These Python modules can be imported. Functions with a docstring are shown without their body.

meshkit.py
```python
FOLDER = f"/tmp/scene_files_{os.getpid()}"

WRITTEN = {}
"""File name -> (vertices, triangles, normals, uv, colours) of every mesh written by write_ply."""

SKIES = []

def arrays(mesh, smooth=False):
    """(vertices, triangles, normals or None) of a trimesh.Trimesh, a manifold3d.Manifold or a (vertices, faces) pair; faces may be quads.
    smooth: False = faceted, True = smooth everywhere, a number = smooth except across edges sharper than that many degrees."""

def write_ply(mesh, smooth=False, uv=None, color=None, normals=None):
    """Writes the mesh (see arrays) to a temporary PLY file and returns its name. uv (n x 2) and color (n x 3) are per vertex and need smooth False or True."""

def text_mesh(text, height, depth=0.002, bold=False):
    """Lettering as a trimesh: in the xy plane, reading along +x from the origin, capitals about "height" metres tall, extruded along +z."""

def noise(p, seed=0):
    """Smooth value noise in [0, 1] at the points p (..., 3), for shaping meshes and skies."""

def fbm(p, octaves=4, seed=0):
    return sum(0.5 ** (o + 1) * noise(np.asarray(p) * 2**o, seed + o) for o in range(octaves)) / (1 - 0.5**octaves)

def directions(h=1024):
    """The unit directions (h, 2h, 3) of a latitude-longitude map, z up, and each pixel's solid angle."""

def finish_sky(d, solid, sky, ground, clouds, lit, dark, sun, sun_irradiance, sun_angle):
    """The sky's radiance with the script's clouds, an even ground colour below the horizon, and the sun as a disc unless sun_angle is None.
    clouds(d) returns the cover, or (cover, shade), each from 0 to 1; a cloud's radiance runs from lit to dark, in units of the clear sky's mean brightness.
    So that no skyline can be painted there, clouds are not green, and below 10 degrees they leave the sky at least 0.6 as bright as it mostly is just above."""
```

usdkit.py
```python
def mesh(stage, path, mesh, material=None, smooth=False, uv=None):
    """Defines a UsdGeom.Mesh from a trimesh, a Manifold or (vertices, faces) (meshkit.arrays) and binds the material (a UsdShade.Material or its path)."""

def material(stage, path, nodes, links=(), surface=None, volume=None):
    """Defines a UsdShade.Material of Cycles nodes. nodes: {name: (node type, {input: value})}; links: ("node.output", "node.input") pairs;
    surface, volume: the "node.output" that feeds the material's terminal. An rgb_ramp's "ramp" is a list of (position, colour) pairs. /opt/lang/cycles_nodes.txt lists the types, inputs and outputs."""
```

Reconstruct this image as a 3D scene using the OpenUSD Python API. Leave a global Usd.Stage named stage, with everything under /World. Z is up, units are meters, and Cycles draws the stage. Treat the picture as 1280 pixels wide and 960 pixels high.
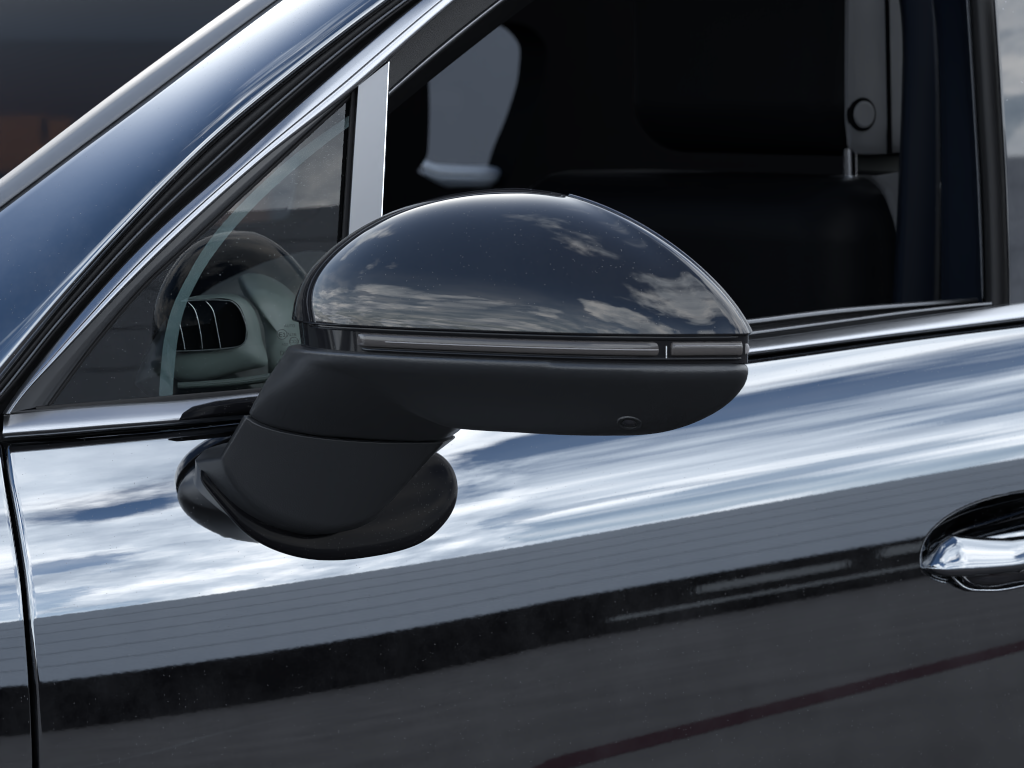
import math
import numpy as np, trimesh, manifold3d, shapely
from shapely.geometry import Polygon
from scipy.interpolate import PchipInterpolator, CubicSpline
import usdkit, meshkit
from pxr import Usd, UsdGeom, UsdLux, UsdShade, Gf, Sdf, Vt

stage = Usd.Stage.CreateInMemory()
UsdGeom.SetStageUpAxis(stage, UsdGeom.Tokens.z)
UsdGeom.SetStageMetersPerUnit(stage, 1.0)
UsdGeom.Xform.Define(stage, '/World'); UsdGeom.Scope.Define(stage, '/World/Looks')
rng = np.random.default_rng(7)

# ------------------------------------------------------------------ camera, sky, sun, exposure
FPX = 5600.0                      # focal length in photograph pixels (1280 wide)
YAW, PITCH = math.radians(36), math.radians(4)
FWD = np.array([math.sin(YAW)*math.cos(PITCH), math.cos(YAW)*math.cos(PITCH), -math.sin(PITCH)])
RGT = np.array([math.cos(YAW), -math.sin(YAW), 0.0])
UPV = np.cross(RGT, FWD)
CAM = np.array([0.12, 0.0, 1.03]) - 3.0*FWD
EXPOSURE = 0.8
cam = UsdGeom.Camera.Define(stage, '/World/camera')
M4 = np.eye(4); M4[0,:3], M4[1,:3], M4[2,:3], M4[3,:3] = RGT, UPV, -FWD, CAM
cam.AddTransformOp().Set(Gf.Matrix4d(*M4.ravel().tolist()))
cam.CreateHorizontalApertureAttr(36.0); cam.CreateFocalLengthAttr(36.0*FPX/1280)
cam.CreateFStopAttr(18.0); cam.CreateFocusDistanceAttr(2.82)
cam.CreateExposureAttr(EXPOSURE)
cam.CreateClippingRangeAttr(Gf.Vec2f(0.05, 2000))

SUN = np.array([0.45, 1.0, 0.60]); SUN /= np.linalg.norm(SUN)
SUN_EL, SUN_ROT = math.asin(SUN[2]), math.atan2(SUN[0], SUN[1])
SKY_STRENGTH = 0.15
usdkit.material(stage, '/World/Looks/sky_look', {
    'tc': ('texture_coordinate', {}), 'sep': ('separate_xyz', {}),
    'sky': ('sky_texture', {'sky_type': 'single_scattering', 'sun_disc': False, 'sun_elevation': SUN_EL, 'sun_rotation': SUN_ROT, 'aerosol_density': 1.6, 'ozone_density': 1.5}),
    'zc': ('math', {'math_type': 'maximum', 'value2': 0.0}), 'zb': ('math', {'math_type': 'add', 'value2': 0.16}),
    'px': ('math', {'math_type': 'divide'}), 'py': ('math', {'math_type': 'divide'}), 'pv': ('combine_xyz', {'z': 3.7}),
    'n1': ('noise_texture', {'scale': 1.5, 'detail': 10, 'roughness': 0.56, 'distortion': 0.1}),
    'cov': ('map_range', {'range_type': 'smoothstep', 'from_min': 0.465, 'from_max': 0.585, 'to_min': 0, 'to_max': 1, 'clamp': True}),
    'pm': ('combine_xyz', {'z': 24.6}), 'nl': ('noise_texture', {'scale': 1.0, 'detail': 1.5, 'roughness': 0.5}),
    'nm': ('math', {'math_type': 'multiply_add', 'value2': 0.80, 'value3': -0.42}), 'ad': ('math', {'math_type': 'add'}),
    'lo': ('map_range', {'from_min': 0.0, 'from_max': 0.60, 'to_min': 0.14, 'to_max': 0.0, 'clamp': True}), 'ad2': ('math', {'math_type': 'add'}),
    'tr': ('vector_math', {'math_type': 'dot_product', 'vector2': (0.6, -0.8, 0.0)}), 'trm': ('math', {'math_type': 'multiply_add', 'value2': 0.085, 'value3': -0.015}), 'ad3': ('math', {'math_type': 'add'}),
    'off': ('mapping', {'location': (0.05, -0.08, 5.2)}),
    'n2': ('noise_texture', {'scale': 2.6, 'detail': 6, 'roughness': 0.55}),
    'shade': ('rgb_ramp', {'ramp': [(0.0, (0.30, 0.34, 0.41)), (0.36, (0.36, 0.41, 0.48)), (0.50, (0.58, 0.63, 0.69)), (0.66, (1.0, 1.0, 1.0)), (1.0, (1.0, 1.0, 1.0))]}),
    'lum': ('mix', {'mix_type': 'multiply', 'fac': 1.0, 'color2': (18.0, 18.0, 18.0)}),
    'cool': ('mix', {'mix_type': 'multiply', 'fac': 1.0, 'color2': (0.86, 0.99, 1.10)}),
    'mx': ('mix', {'mix_type': 'mix'}), 'hz': ('map_range', {'range_type': 'smoothstep', 'from_min': 0.05, 'from_max': 0.62, 'to_min': 0.52, 'to_max': 0.0, 'clamp': True}), 'cv': ('math', {'math_type': 'maximum'}),
    'bg': ('background_shader', {'strength': SKY_STRENGTH}),
}, [('tc.generated', 'sep.vector'), ('sep.z', 'zc.value1'), ('zc.value', 'zb.value1'), ('sep.x', 'px.value1'), ('zb.value', 'px.value2'),
    ('sep.y', 'py.value1'), ('zb.value', 'py.value2'), ('px.value', 'pv.x'), ('py.value', 'pv.y'), ('pv.vector', 'n1.vector'), ('px.value', 'pm.x'), ('py.value', 'pm.y'), ('pm.vector', 'nl.vector'), ('nl.fac', 'nm.value1'), ('nm.value', 'ad.value1'), ('n1.fac', 'ad.value2'), ('sep.z', 'lo.value'), ('lo.result', 'ad2.value1'), ('ad.value', 'ad2.value2'), ('tc.generated', 'tr.vector1'), ('tr.value', 'trm.value1'), ('trm.value', 'ad3.value1'), ('ad2.value', 'ad3.value2'), ('ad3.value', 'cov.value'),
    ('pv.vector', 'off.vector'), ('off.vector', 'n2.vector'), ('n2.fac', 'shade.fac'), ('shade.color', 'lum.color1'),
    ('sep.z', 'hz.value'), ('hz.result', 'cv.value1'), ('cov.result', 'cv.value2'), ('cv.value', 'mx.fac'), ('sky.color', 'cool.color1'), ('cool.color', 'mx.color1'), ('lum.color', 'mx.color2'), ('mx.color', 'bg.color')], surface='bg.background')
sky = UsdLux.DomeLight.Define(stage, '/World/sky')
sky.CreateIntensityAttr(1.0)
UsdShade.MaterialBindingAPI.Apply(sky.GetPrim()).Bind(UsdShade.Material.Get(stage, '/World/Looks/sky_look'))
sky.GetPrim().SetCustomDataByKey('kind', 'structure')
sun = UsdLux.DistantLight.Define(stage, '/World/sun')
sun.CreateNormalizeAttr(True); sun.CreateIntensityAttr(0.6); sun.CreateAngleAttr(0.6); sun.CreateColorAttr(Gf.Vec3f(1.0, 0.95, 0.88))
zx = np.cross([0, 0, 1.0], SUN); zx /= np.linalg.norm(zx); zy = np.cross(SUN, zx)
S4 = np.eye(4); S4[0,:3], S4[1,:3], S4[2,:3] = zx, zy, SUN
sun.AddTransformOp().Set(Gf.Matrix4d(*S4.ravel().tolist()))

# ------------------------------------------------------------------ materials
L = '/World/Looks/'
def dusty(name, prin, dust=0.05, scale=260., peel=0.0, peel_scale=220., dust_col=(0.35, 0.36, 0.38), size=0.16, film=0.03):
    """Principled coat with sparse dust specks and, for paint, a slight orange peel."""
    nodes = {'g': ('geometry', {}), 'v': ('voronoi_texture', {'scale': scale}), 'lt': ('map_range', {'from_min': size, 'from_max': size*0.55, 'to_min': 0, 'to_max': 1, 'clamp': True}),
             'sc': ('separate_color', {}), 'gt': ('math', {'math_type': 'greater_than', 'value2': 1-dust}), 'mk': ('math', {'math_type': 'multiply'}),
             'fn': ('noise_texture', {'scale': 16.0, 'detail': 8, 'roughness': 0.75}), 'fm': ('map_range', {'from_min': 0.42, 'from_max': 0.75, 'to_min': 0.0, 'to_max': film, 'clamp': True}), 'mm': ('math', {'math_type': 'maximum'}),
             'p': ('principled_bsdf', prin), 'd': ('diffuse_bsdf', {'color': dust_col}), 'm': ('mix_closure', {})}
    links = [('g.position', 'v.vector'), ('v.distance', 'lt.value'), ('v.color', 'sc.color'), ('sc.r', 'gt.value1'), ('lt.result', 'mk.value1'), ('gt.value', 'mk.value2'),
             ('g.position', 'fn.vector'), ('fn.fac', 'fm.value'), ('fm.result', 'mm.value1'), ('mk.value', 'mm.value2'), ('mm.value', 'm.fac'), ('p.BSDF', 'm.closure1'), ('d.BSDF', 'm.closure2')]
    if peel:
        nodes['pn'] = ('noise_texture', {'scale': peel_scale, 'detail': 1.5, 'roughness': 0.4}); nodes['b'] = ('bump', {'strength': 1.0, 'distance': peel})
        links += [('g.position', 'pn.vector'), ('pn.fac', 'b.height'), ('b.normal', 'p.normal')]
    return usdkit.material(stage, L+name, nodes, links, surface='m.closure')
def plain(name, prin, bump=None, var=None):
    nodes, links = {'p': ('principled_bsdf', prin)}, []
    if bump or var: nodes['g'] = ('geometry', {})
    if bump:
        nodes['n'] = ('noise_texture', {'scale': bump[0], 'detail': 3}); nodes['b'] = ('bump', {'strength': bump[2] if len(bump) > 2 else 0.6, 'distance': bump[1]})
        links += [('g.position', 'n.vector'), ('n.fac', 'b.height'), ('b.normal', 'p.normal')]
    if var:
        nodes['vn'] = ('noise_texture', {'scale': var[0], 'detail': 6}); nodes['r'] = ('rgb_ramp', {'ramp': [(0.3, var[1]), (0.7, var[2])]})
        links += [('g.position', 'vn.vector'), ('vn.fac', 'r.fac'), ('r.color', 'p.base_color')]
    return usdkit.material(stage, L+name, nodes, links, surface='p.BSDF')
def pane(name, tint, ior, dust=0.0, scale=300.):
    nodes = {'t': ('transparent_bsdf', {'color': tint}), 'gl': ('glossy_bsdf', {'roughness': 0.0, 'color': (1, 1, 1)}), 'f': ('fresnel', {'IOR': ior}), 'm': ('mix_closure', {})}
    links = [('t.BSDF', 'm.closure1'), ('gl.BSDF', 'm.closure2'), ('f.fac', 'm.fac')]
    out = 'm.closure'
    if dust:
        nodes |= {'g': ('geometry', {}), 'v': ('voronoi_texture', {'scale': scale}), 'lt': ('map_range', {'from_min': 0.15, 'from_max': 0.08, 'to_min': 0, 'to_max': 0.8, 'clamp': True}),
                  'sc': ('separate_color', {}), 'gt': ('math', {'math_type': 'greater_than', 'value2': 1-dust}), 'mk': ('math', {'math_type': 'multiply'}), 'd': ('diffuse_bsdf', {'color': (0.25, 0.26, 0.26)}), 'm2': ('mix_closure', {})}
        links += [('g.position', 'v.vector'), ('v.distance', 'lt.value'), ('v.color', 'sc.color'), ('sc.r', 'gt.value1'), ('lt.result', 'mk.value1'), ('gt.value', 'mk.value2'), ('mk.value', 'm2.fac'), ('m.closure', 'm2.closure1'), ('d.BSDF', 'm2.closure2')]
        out = 'm2.closure'
    return usdkit.material(stage, L+name, nodes, links, surface=out)

PAINT = dusty('dark_metallic_paint', {'base_color': (0.224, 0.234, 0.248), 'metallic': 1.0, 'roughness': 0.02}, dust=0.16, scale=520, peel=0.0000028, peel_scale=260, dust_col=(0.10, 0.10, 0.105), size=0.14)
PILLAR = dusty('pillar_paint', {'base_color': (0.22, 0.226, 0.234), 'metallic': 1.0, 'roughness': 0.035}, dust=0.16, scale=480, peel=0.000005, peel_scale=200, dust_col=(0.12, 0.12, 0.125), size=0.15, film=0.06)
CAPM = dusty('gloss_black_paint', {'base_color': (0.003, 0.003, 0.0035), 'roughness': 0.01, 'ior': 1.54}, dust=0.22, scale=520, peel=0.000003, peel_scale=180, dust_col=(0.11, 0.105, 0.10), size=0.16, film=0.012)
GLOSS = dusty('gloss_black_plastic', {'base_color': (0.003, 0.003, 0.0035), 'roughness': 0.10, 'ior': 1.12}, dust=0.35, scale=620, dust_col=(0.05, 0.05, 0.05), size=0.22, film=0.0)
PIANO = dusty('piano_black_trim', {'base_color': (0.004, 0.004, 0.005), 'roughness': 0.02, 'ior': 1.8}, dust=0.03, scale=320)
MATTE = plain('matte_black_plastic', {'base_color': (0.008, 0.0085, 0.0095), 'roughness': 0.36, 'specular_ior_level': 0.55}, bump=(1100, 0.0003))
RUBBER = plain('black_rubber', {'base_color': (0.004, 0.004, 0.0045), 'roughness': 0.55, 'specular_ior_level': 0.2}, bump=(900, 0.0001))
FELT = plain('black_flocking', {'base_color': (0.012, 0.012, 0.013), 'roughness': 0.9}, bump=(1400, 0.0006, 1.0))
TRIM = plain('dark_chrome', {'base_color': (0.29, 0.295, 0.31), 'metallic': 1.0, 'roughness': 0.24})
CHROME = plain('bright_chrome', {'base_color': (0.75, 0.77, 0.80), 'metallic': 1.0, 'roughness': 0.05})
SATIN = plain('satin_aluminium', {'base_color': (0.175, 0.18, 0.19), 'metallic': 1.0, 'roughness': 0.36}, bump=(1500, 0.00002))
STRIPM = plain('satin_grey_trim', {'base_color': (0.075, 0.08, 0.09), 'metallic': 0.2, 'roughness': 0.55}, bump=(1500, 0.00003))
FRIT = plain('glass_frit', {'base_color': (0.02, 0.021, 0.023), 'roughness': 0.25, 'ior': 1.5})
QGLASS = pane('quarter_glass', (0.78, 0.86, 0.84), 1.54, dust=0.20, scale=620)
WGLASS = pane('windscreen_glass', (0.24, 0.245, 0.25), 1.10)
FGLASS = pane('far_window_glass', (0.31, 0.335, 0.36), 1.35)
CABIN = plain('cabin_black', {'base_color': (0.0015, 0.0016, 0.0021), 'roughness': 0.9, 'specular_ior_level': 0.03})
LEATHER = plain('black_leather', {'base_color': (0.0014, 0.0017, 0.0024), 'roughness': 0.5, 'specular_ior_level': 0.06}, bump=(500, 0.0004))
LEATHER_LIT = plain('lit_side_leather', {'base_color': (0.075, 0.077, 0.083), 'roughness': 0.5}, bump=(500, 0.0003))  # paler leather: light on the seat side is put into the colour
DASHM = plain('dashboard_grey', {'base_color': (0.08, 0.094, 0.09), 'roughness': 0.45}, bump=(800, 0.0002))
DASHD = plain('dashboard_dark', {'base_color': (0.014, 0.016, 0.016), 'roughness': 0.45}, bump=(800, 0.0002))
BPIL = plain('b_pillar_trim', {'base_color': (0.0025, 0.004, 0.0075), 'roughness': 0.5, 'specular_ior_level': 0.04})
SIGD = plain('signal_housing', {'base_color': (0.004, 0.004, 0.0045), 'roughness': 0.06, 'ior': 1.33})
SIGT = plain('signal_light_guide', {'base_color': (0.032, 0.029, 0.028), 'roughness': 0.14}, bump=(300, 0.0002))
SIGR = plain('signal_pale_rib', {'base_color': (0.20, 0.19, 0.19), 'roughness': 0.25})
SIGC = plain('signal_clear_plastic', {'base_color': (0.75, 0.75, 0.75), 'roughness': 0.15})
LENS = plain('camera_glass', {'base_color': (0.01, 0.01, 0.012), 'roughness': 0.03, 'ior': 1.8})
PRINT = plain('etched_print', {'base_color': (0.006, 0.007, 0.007), 'roughness': 0.6})
BELT = plain('belt_webbing', {'base_color': (0.05, 0.055, 0.055), 'roughness': 0.8}, bump=(1200, 0.0004))
ASPH = plain('asphalt', {'roughness': 0.9, 'specular_ior_level': 0.1}, bump=(90, 0.004), var=(0.8, (0.029, 0.027, 0.027), (0.050, 0.047, 0.046)))
REDP = plain('red_road_paint', {'base_color': (0.014, 0.001, 0.004), 'roughness': 0.9, 'specular_ior_level': 0.05})
CRACK = plain('tar_joint', {'base_color': (0.008, 0.008, 0.009), 'roughness': 0.7})
CLAD = plain('grey_cladding', {'roughness': 0.55}, var=(0.6, (0.16, 0.19, 0.235), (0.175, 0.205, 0.25)))
CLADJ = plain('cladding_joint', {'base_color': (0.138, 0.164, 0.20), 'roughness': 0.8})
DARKW = plain('dark_shopfront', {'base_color': (0.003, 0.003, 0.004), 'roughness': 0.9, 'specular_ior_level': 0.1})
LITEW = plain('pale_window_panel', {'base_color': (0.05, 0.058, 0.066), 'roughness': 0.4})
FARW = plain('far_grey_wall', {'roughness': 0.85}, var=(0.8, (0.10, 0.105, 0.12), (0.12, 0.125, 0.14)))
FARB = plain('far_brown_wall', {'roughness': 0.85}, var=(0.35, (0.05, 0.03, 0.024), (0.22, 0.085, 0.05)))
ORANGE = plain('orange_sign', {'base_color': (0.75, 0.22, 0.03), 'roughness': 0.6})
MGLASS = plain('mirror_glass', {'base_color': (0.8, 0.8, 0.82), 'metallic': 1.0, 'roughness': 0.01})

# ------------------------------------------------------------------ scene helpers
used = {}
def numbered(parent, name):
    k = used.get((parent, name), 0); used[(parent, name)] = k+1
    return f'{parent}/{name}' + (f'_{k:03d}' if k else '')
def xf(name, parent='/World', **cd):
    p = UsdGeom.Xform.Define(stage, numbered(parent, name)).GetPrim()
    for k, v in cd.items(): p.SetCustomDataByKey(k, v)
    return str(p.GetPath())
def put(name, parent, mesh, mat, nrm=None, smooth=35, label=None, **cd):
    path = numbered(parent, name)
    if nrm is None:
        m = usdkit.mesh(stage, path, mesh, mat, smooth=smooth)
    else:
        m = usdkit.mesh(stage, path, mesh, mat, smooth=False)
        m.CreateNormalsAttr(Vt.Vec3fArray.FromNumpy(np.asarray(nrm, np.float32))); m.SetNormalsInterpolation('vertex')
    if label: cd['label'] = label
    for k, v in cd.items(): m.GetPrim().SetCustomDataByKey(k, v)
    return path
def rays(px):
    px = np.asarray(px, float)
    return FWD + RGT*((px[..., 0:1]-640)/FPX) + UPV*((480-px[..., 1:2])/FPX)
def hit(px, S, off=0.0):
    """The points where the lines of sight through px meet the surface y = S(x, z) + off."""
    d = rays(px); off = np.broadcast_to(np.asarray(off, float), d.shape[:-1])
    lo, hi = np.full(d.shape[:-1], 1.2), np.full(d.shape[:-1], 9.0)
    for _ in range(44):
        t = (lo+hi)/2; p = CAM + d*t[..., None]
        g = p[..., 1] - S(p[..., 0], p[..., 2]) - off > 0
        hi = np.where(g, t, hi); lo = np.where(g, lo, t)
    return CAM + d*((lo+hi)/2)[..., None]
def plane_y(c): return lambda x, z: np.zeros_like(x) + c
def curve(pts, n, smooth=True):
    p = np.asarray(pts, float); s = np.r_[0, np.cumsum(np.linalg.norm(np.diff(p, axis=0), axis=1))]
    q = np.linspace(0, s[-1], n)
    if smooth and len(p) > 2: return np.stack([PchipInterpolator(s, p[:, k])(q) for k in range(p.shape[1])], -1)
    return np.stack([np.interp(q, s, p[:, k]) for k in range(p.shape[1])], -1)
def closed(pts, n):
    p = np.vstack([pts, pts[:1]]).astype(float); s = np.r_[0, np.cumsum(np.linalg.norm(np.diff(p, axis=0), axis=1))]
    return CubicSpline(s, p, bc_type='periodic')(np.linspace(0, s[-1], n, endpoint=False))
def grid_faces(n, m, wrap=False):
    i, j = np.meshgrid(np.arange(n-1), np.arange(m if wrap else m-1), indexing='ij'); j2 = (j+1) % m
    a, b, c, d = i*m+j, (i+1)*m+j, (i+1)*m+j2, i*m+j2
    return np.stack([a, b, c, d], -1).reshape(-1, 4)
def grid(name, parent, P, mat, wrap=False, nrm=True, toward=None, **kw):
    n, m = P.shape[:2]; f = grid_faces(n, m, wrap)
    du = np.gradient(P, axis=0)
    dv = (np.roll(P, -1, 1)-np.roll(P, 1, 1)) if wrap else np.gradient(P, axis=1)
    N = np.cross(du, dv); N /= np.maximum(np.linalg.norm(N, axis=-1, keepdims=True), 1e-12)
    ref = (CAM-P) if toward is None else (toward-P)
    if (N*ref/np.linalg.norm(ref, axis=-1, keepdims=True)).sum(-1).mean() < 0: N = -N
    else: f = f[:, ::-1] if False else f
    # face winding to agree with N
    v = P.reshape(-1, 3); q = f[:, :3]; fn = np.cross(v[q[:, 1]]-v[q[:, 0]], v[q[:, 2]]-v[q[:, 0]])
    if (fn*N.reshape(-1, 3)[q[:, 0]]).sum() < 0: f = f[:, ::-1]
    return put(name, parent, (v, f), mat, nrm=N.reshape(-1, 3) if nrm else None, **kw)
def roll(r, depth, k=4, inner=0.0):
    """A cross profile [(t, inward offset)] that is flat in the middle and rolls in by depth over the fraction r at both edges."""
    a = np.linspace(0, 1, k+1)
    e = [(r*x, depth*(1-math.sqrt(max(0, 1-(1-x)**2)))) for x in a]
    return [(t, o) for t, o in e] + [(0.35, 0), (0.5, 0), (0.65, 0)] + [(1-t, o) for t, o in e[::-1]]
def ribbon(name, parent, A, B, S, prof, mat, n=80, smooth=True, lift=0.0, **kw):
    """A strip between the edge curves A and B (photo pixels), laid on surface S with a cross profile."""
    a, b = curve(A, n, smooth), curve(B, n, smooth)
    t = np.array([q[0] for q in prof]); o = np.array([q[1] for q in prof])
    px = a[:, None]*(1-t)[None, :, None] + b[:, None]*t[None, :, None]
    P = hit(px, S, np.broadcast_to(o+lift, px.shape[:2]))
    return grid(name, parent, P, mat, **kw)
def patch(name, parent, poly, S, mat, prof=((0, 0), (1, 0)), n=120, smooth=True, center=None, lift=0.0, nrm=False, **kw):
    """A filled outline (photo pixels) on surface S; prof: [(t from the middle 0 to the rim 1, inward offset)]."""
    c = closed(poly, n) if smooth else curve(list(poly)+[poly[0]], n+1, False)[:-1]
    m = np.asarray(center if center is not None else Polygon(c).centroid.coords[0])
    t = np.array([q[0] for q in prof]); o = np.array([q[1] for q in prof])
    t = np.maximum(t, 1e-3)
    px = m + (c-m)[None]*t[:, None, None]
    P = hit(px, S, np.broadcast_to((o+lift)[:, None], px.shape[:2]))
    return grid(name, parent, P, mat, wrap=True, nrm=nrm, **kw)
def ring_solid(rings):
    """A closed solid from rings of equal length, capped at both ends."""
    P = np.asarray(rings); n, m = P.shape[:2]
    f = grid_faces(n, m, True); v = np.vstack([P.reshape(-1, 3), P[0].mean(0), P[-1].mean(0)])
    tri = np.vstack([f[:, [0, 1, 2]], f[:, [0, 2, 3]]]); j = np.arange(m); j2 = (j+1) % m
    tri = np.vstack([tri, np.stack([np.full(m, n*m), j, j2], 1), np.stack([np.full(m, n*m+1), (n-1)*m+j2, (n-1)*m+j], 1)])
    t = trimesh.Trimesh(v, tri, process=False)
    if t.volume < 0: t.invert()
    return t
def solid(t): return manifold3d.Manifold(manifold3d.Mesh(np.asarray(t.vertices, np.float32), np.asarray(t.faces, np.uint32)))
def tm(m):
    q = m.to_mesh(); return trimesh.Trimesh(q.vert_properties[:, :3], q.tri_verts, process=True)
def rbox(lo, hi, r, seg=16):
    lo, hi = np.array(lo, float)+r, np.array(hi, float)-r
    s = manifold3d.Manifold.sphere(r, seg)
    return manifold3d.Manifold.batch_hull([s.translate((x, y, z)) for x in (lo[0], hi[0]) for y in (lo[1], hi[1]) for z in (lo[2], hi[2])])
def box(lo, hi):
    lo, hi = np.array(lo, float), np.array(hi, float); b = trimesh.creation.box(hi-lo); b.apply_translation((lo+hi)/2); return b

# ------------------------------------------------------------------ the shape of the car's side
SLOPE = 0.09
def zs(x, z): return z - SLOPE*(x-0.12)
_k = np.array([(0.20, 6), (0.32, 2), (0.45, -6), (0.60, -4), (0.74, -2), (0.772, -0.5), (0.812, 1.5), (0.858, 4.0), (0.890, 5.4), (0.926, 8.5), (0.955, 14), (0.985, 21), (1.02, 30), (1.06, 35)], float)
_z = np.linspace(0.2, 1.06, 900); _th = np.tan(np.radians(PchipInterpolator(_k[:, 0], _k[:, 1])(_z)))
_y = np.r_[0, np.cumsum((_th[1:]+_th[:-1])/2*np.diff(_z))]; _y -= np.interp(1.02, _z, _y)
_body = CubicSpline(_z, _y)
def taper(x): return 0.40*np.maximum(0.12-x, 0)**2        # the body narrows towards the front
def S_body(x, z): return _body(np.clip(zs(x, z), 0.2, 1.06)) + np.maximum(zs(x, z)-1.06, 0)*0.84 + taper(x)
_gz = np.linspace(0.98, 1.9, 500); _gth = np.tan(np.radians(np.interp(_gz, [0.98, 1.05, 1.16, 1.25, 1.5, 1.6], [3.5, 4, 5.7, 8.5, 25, 48])))
_gy = np.r_[0, np.cumsum((_gth[1:]+_gth[:-1])/2*np.diff(_gz))]; _gy -= np.interp(1.03, _gz, _gy)
def S_glass(x, z): return np.interp(zs(x, z), _gz, _gy) + np.minimum(zs(x, z)-0.98, 0)*0.1 + 0.012 + taper(x)

# ------------------------------------------------------------------ setting
G = '/World'
ground = put('ground', G, (np.array([(-150, -150, 0), (150, -150, 0), (150, 150, 0), (-150, 150, 0)], float), np.array([[0, 1, 2, 3]])), ASPH, smooth=False, kind='structure')

# ------------------------------------------------------------------ the car
car = xf('parked_car', label='dark metallic car with gloss black door mirror, seen close from its front corner', category='car')
door = xf('front_door', car)
mirror = xf('door_mirror', car)

# door skin, with gap to the wing on the left and the grip recess on the right
gap_px = [(6, 557), (10, 590), (22, 662), (32, 730), (38, 800), (44, 880), (47, 965), (48, 1100), (46, 1400)]
gp = hit(curve(gap_px, 200), S_body); o = np.argsort(gp[:, 2]); gp = gp[o]
def x_gap(z): return np.interp(z, gp[:, 2], gp[:, 0])
belt_px = [(-400, 596), (-150, 570), (0, 553), (100, 546), (217, 536), (292, 528), (640, 482), (942, 447), (1150, 419), (1280, 404), (1500, 377), (1900, 330)]
bp = hit(curve(belt_px, 200), S_body)
def z_belt(x): return np.interp(x, bp[:, 0], bp[:, 2])
HC = hit(np.array([[1262, 677]]), S_body)[0]; HX, HZ = HC[0], HC[2]
HXH = HX - hit(np.array([[1150, 694]]), S_body)[0][0]           # half length of the recess
def recess(x, z):
    u = (x-HX)/HXH; zz = zs(x, z)-zs(HX, HZ)
    v = np.where(zz > 0, zz/0.034, zz/0.026)
    r = np.sqrt(np.abs(u)**2.2 + np.abs(v)**2.2 + 1e-12)
    q = np.clip((1.0-r)/0.16, 0, 1); edge = q*q*(3-2*q)
    bowl = np.clip(1-r*r, 0, 1)
    return edge*0.006 + 0.030*bowl**0.8*edge
def S_door(x, z): return S_body(x, z) + recess(x, z)
def panel2(name, parent, X, zb_fn, mat, xleft=None, xright=None, z0=0.36, S=S_body, fine=False, roll_l=False, roll_r=False):
    X = np.unique(np.round(X, 6)); x0, x1 = X[0], X[-1]
    Zr = np.r_[0, 0.0006, 0.0012, 0.002, 0.003, 0.0045, (np.r_[np.arange(0.007, 0.07, 0.0025), np.arange(0.07, 0.21, 0.0010), np.arange(0.21, 0.34, 0.003)] if fine else np.arange(0.007, 0.34, 0.004)), np.linspace(0.345, 0.70, 40)]
    x = X[:, None] + 0*Zr[None]; xx = x.copy()
    for _ in range(3):
        z = np.maximum(zb_fn(xx) - Zr[None], z0)
        sh = 0
        if xleft is not None: w = np.clip(1-(x-x0)/0.35, 0, 1); sh = sh + (xleft(z)-x0)*w*w*(3-2*w)
        if xright is not None: w = np.clip(1-(x1-x)/0.35, 0, 1); sh = sh + (xright(z)-x1)*w*w*(3-2*w)
        xx = x + sh
    y = S(xx, z)
    q = np.clip(Zr/0.004, 0, 1)[None]; y = y + 0.006*(1-np.sqrt(1-(1-q)**2))
    for on, d in ((roll_l, x-x0), (roll_r, x1-x)):
        if on: q = np.clip(d/0.0028, 0, 1); y = y + 0.007*(1-np.sqrt(1-(1-q)**2))
    return grid(name, parent, np.stack([xx, y, z], -1), mat)
edge = np.array([0, 0.0002, 0.0006, 0.0011, 0.0017, 0.0023, 0.003, 0.005])
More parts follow.
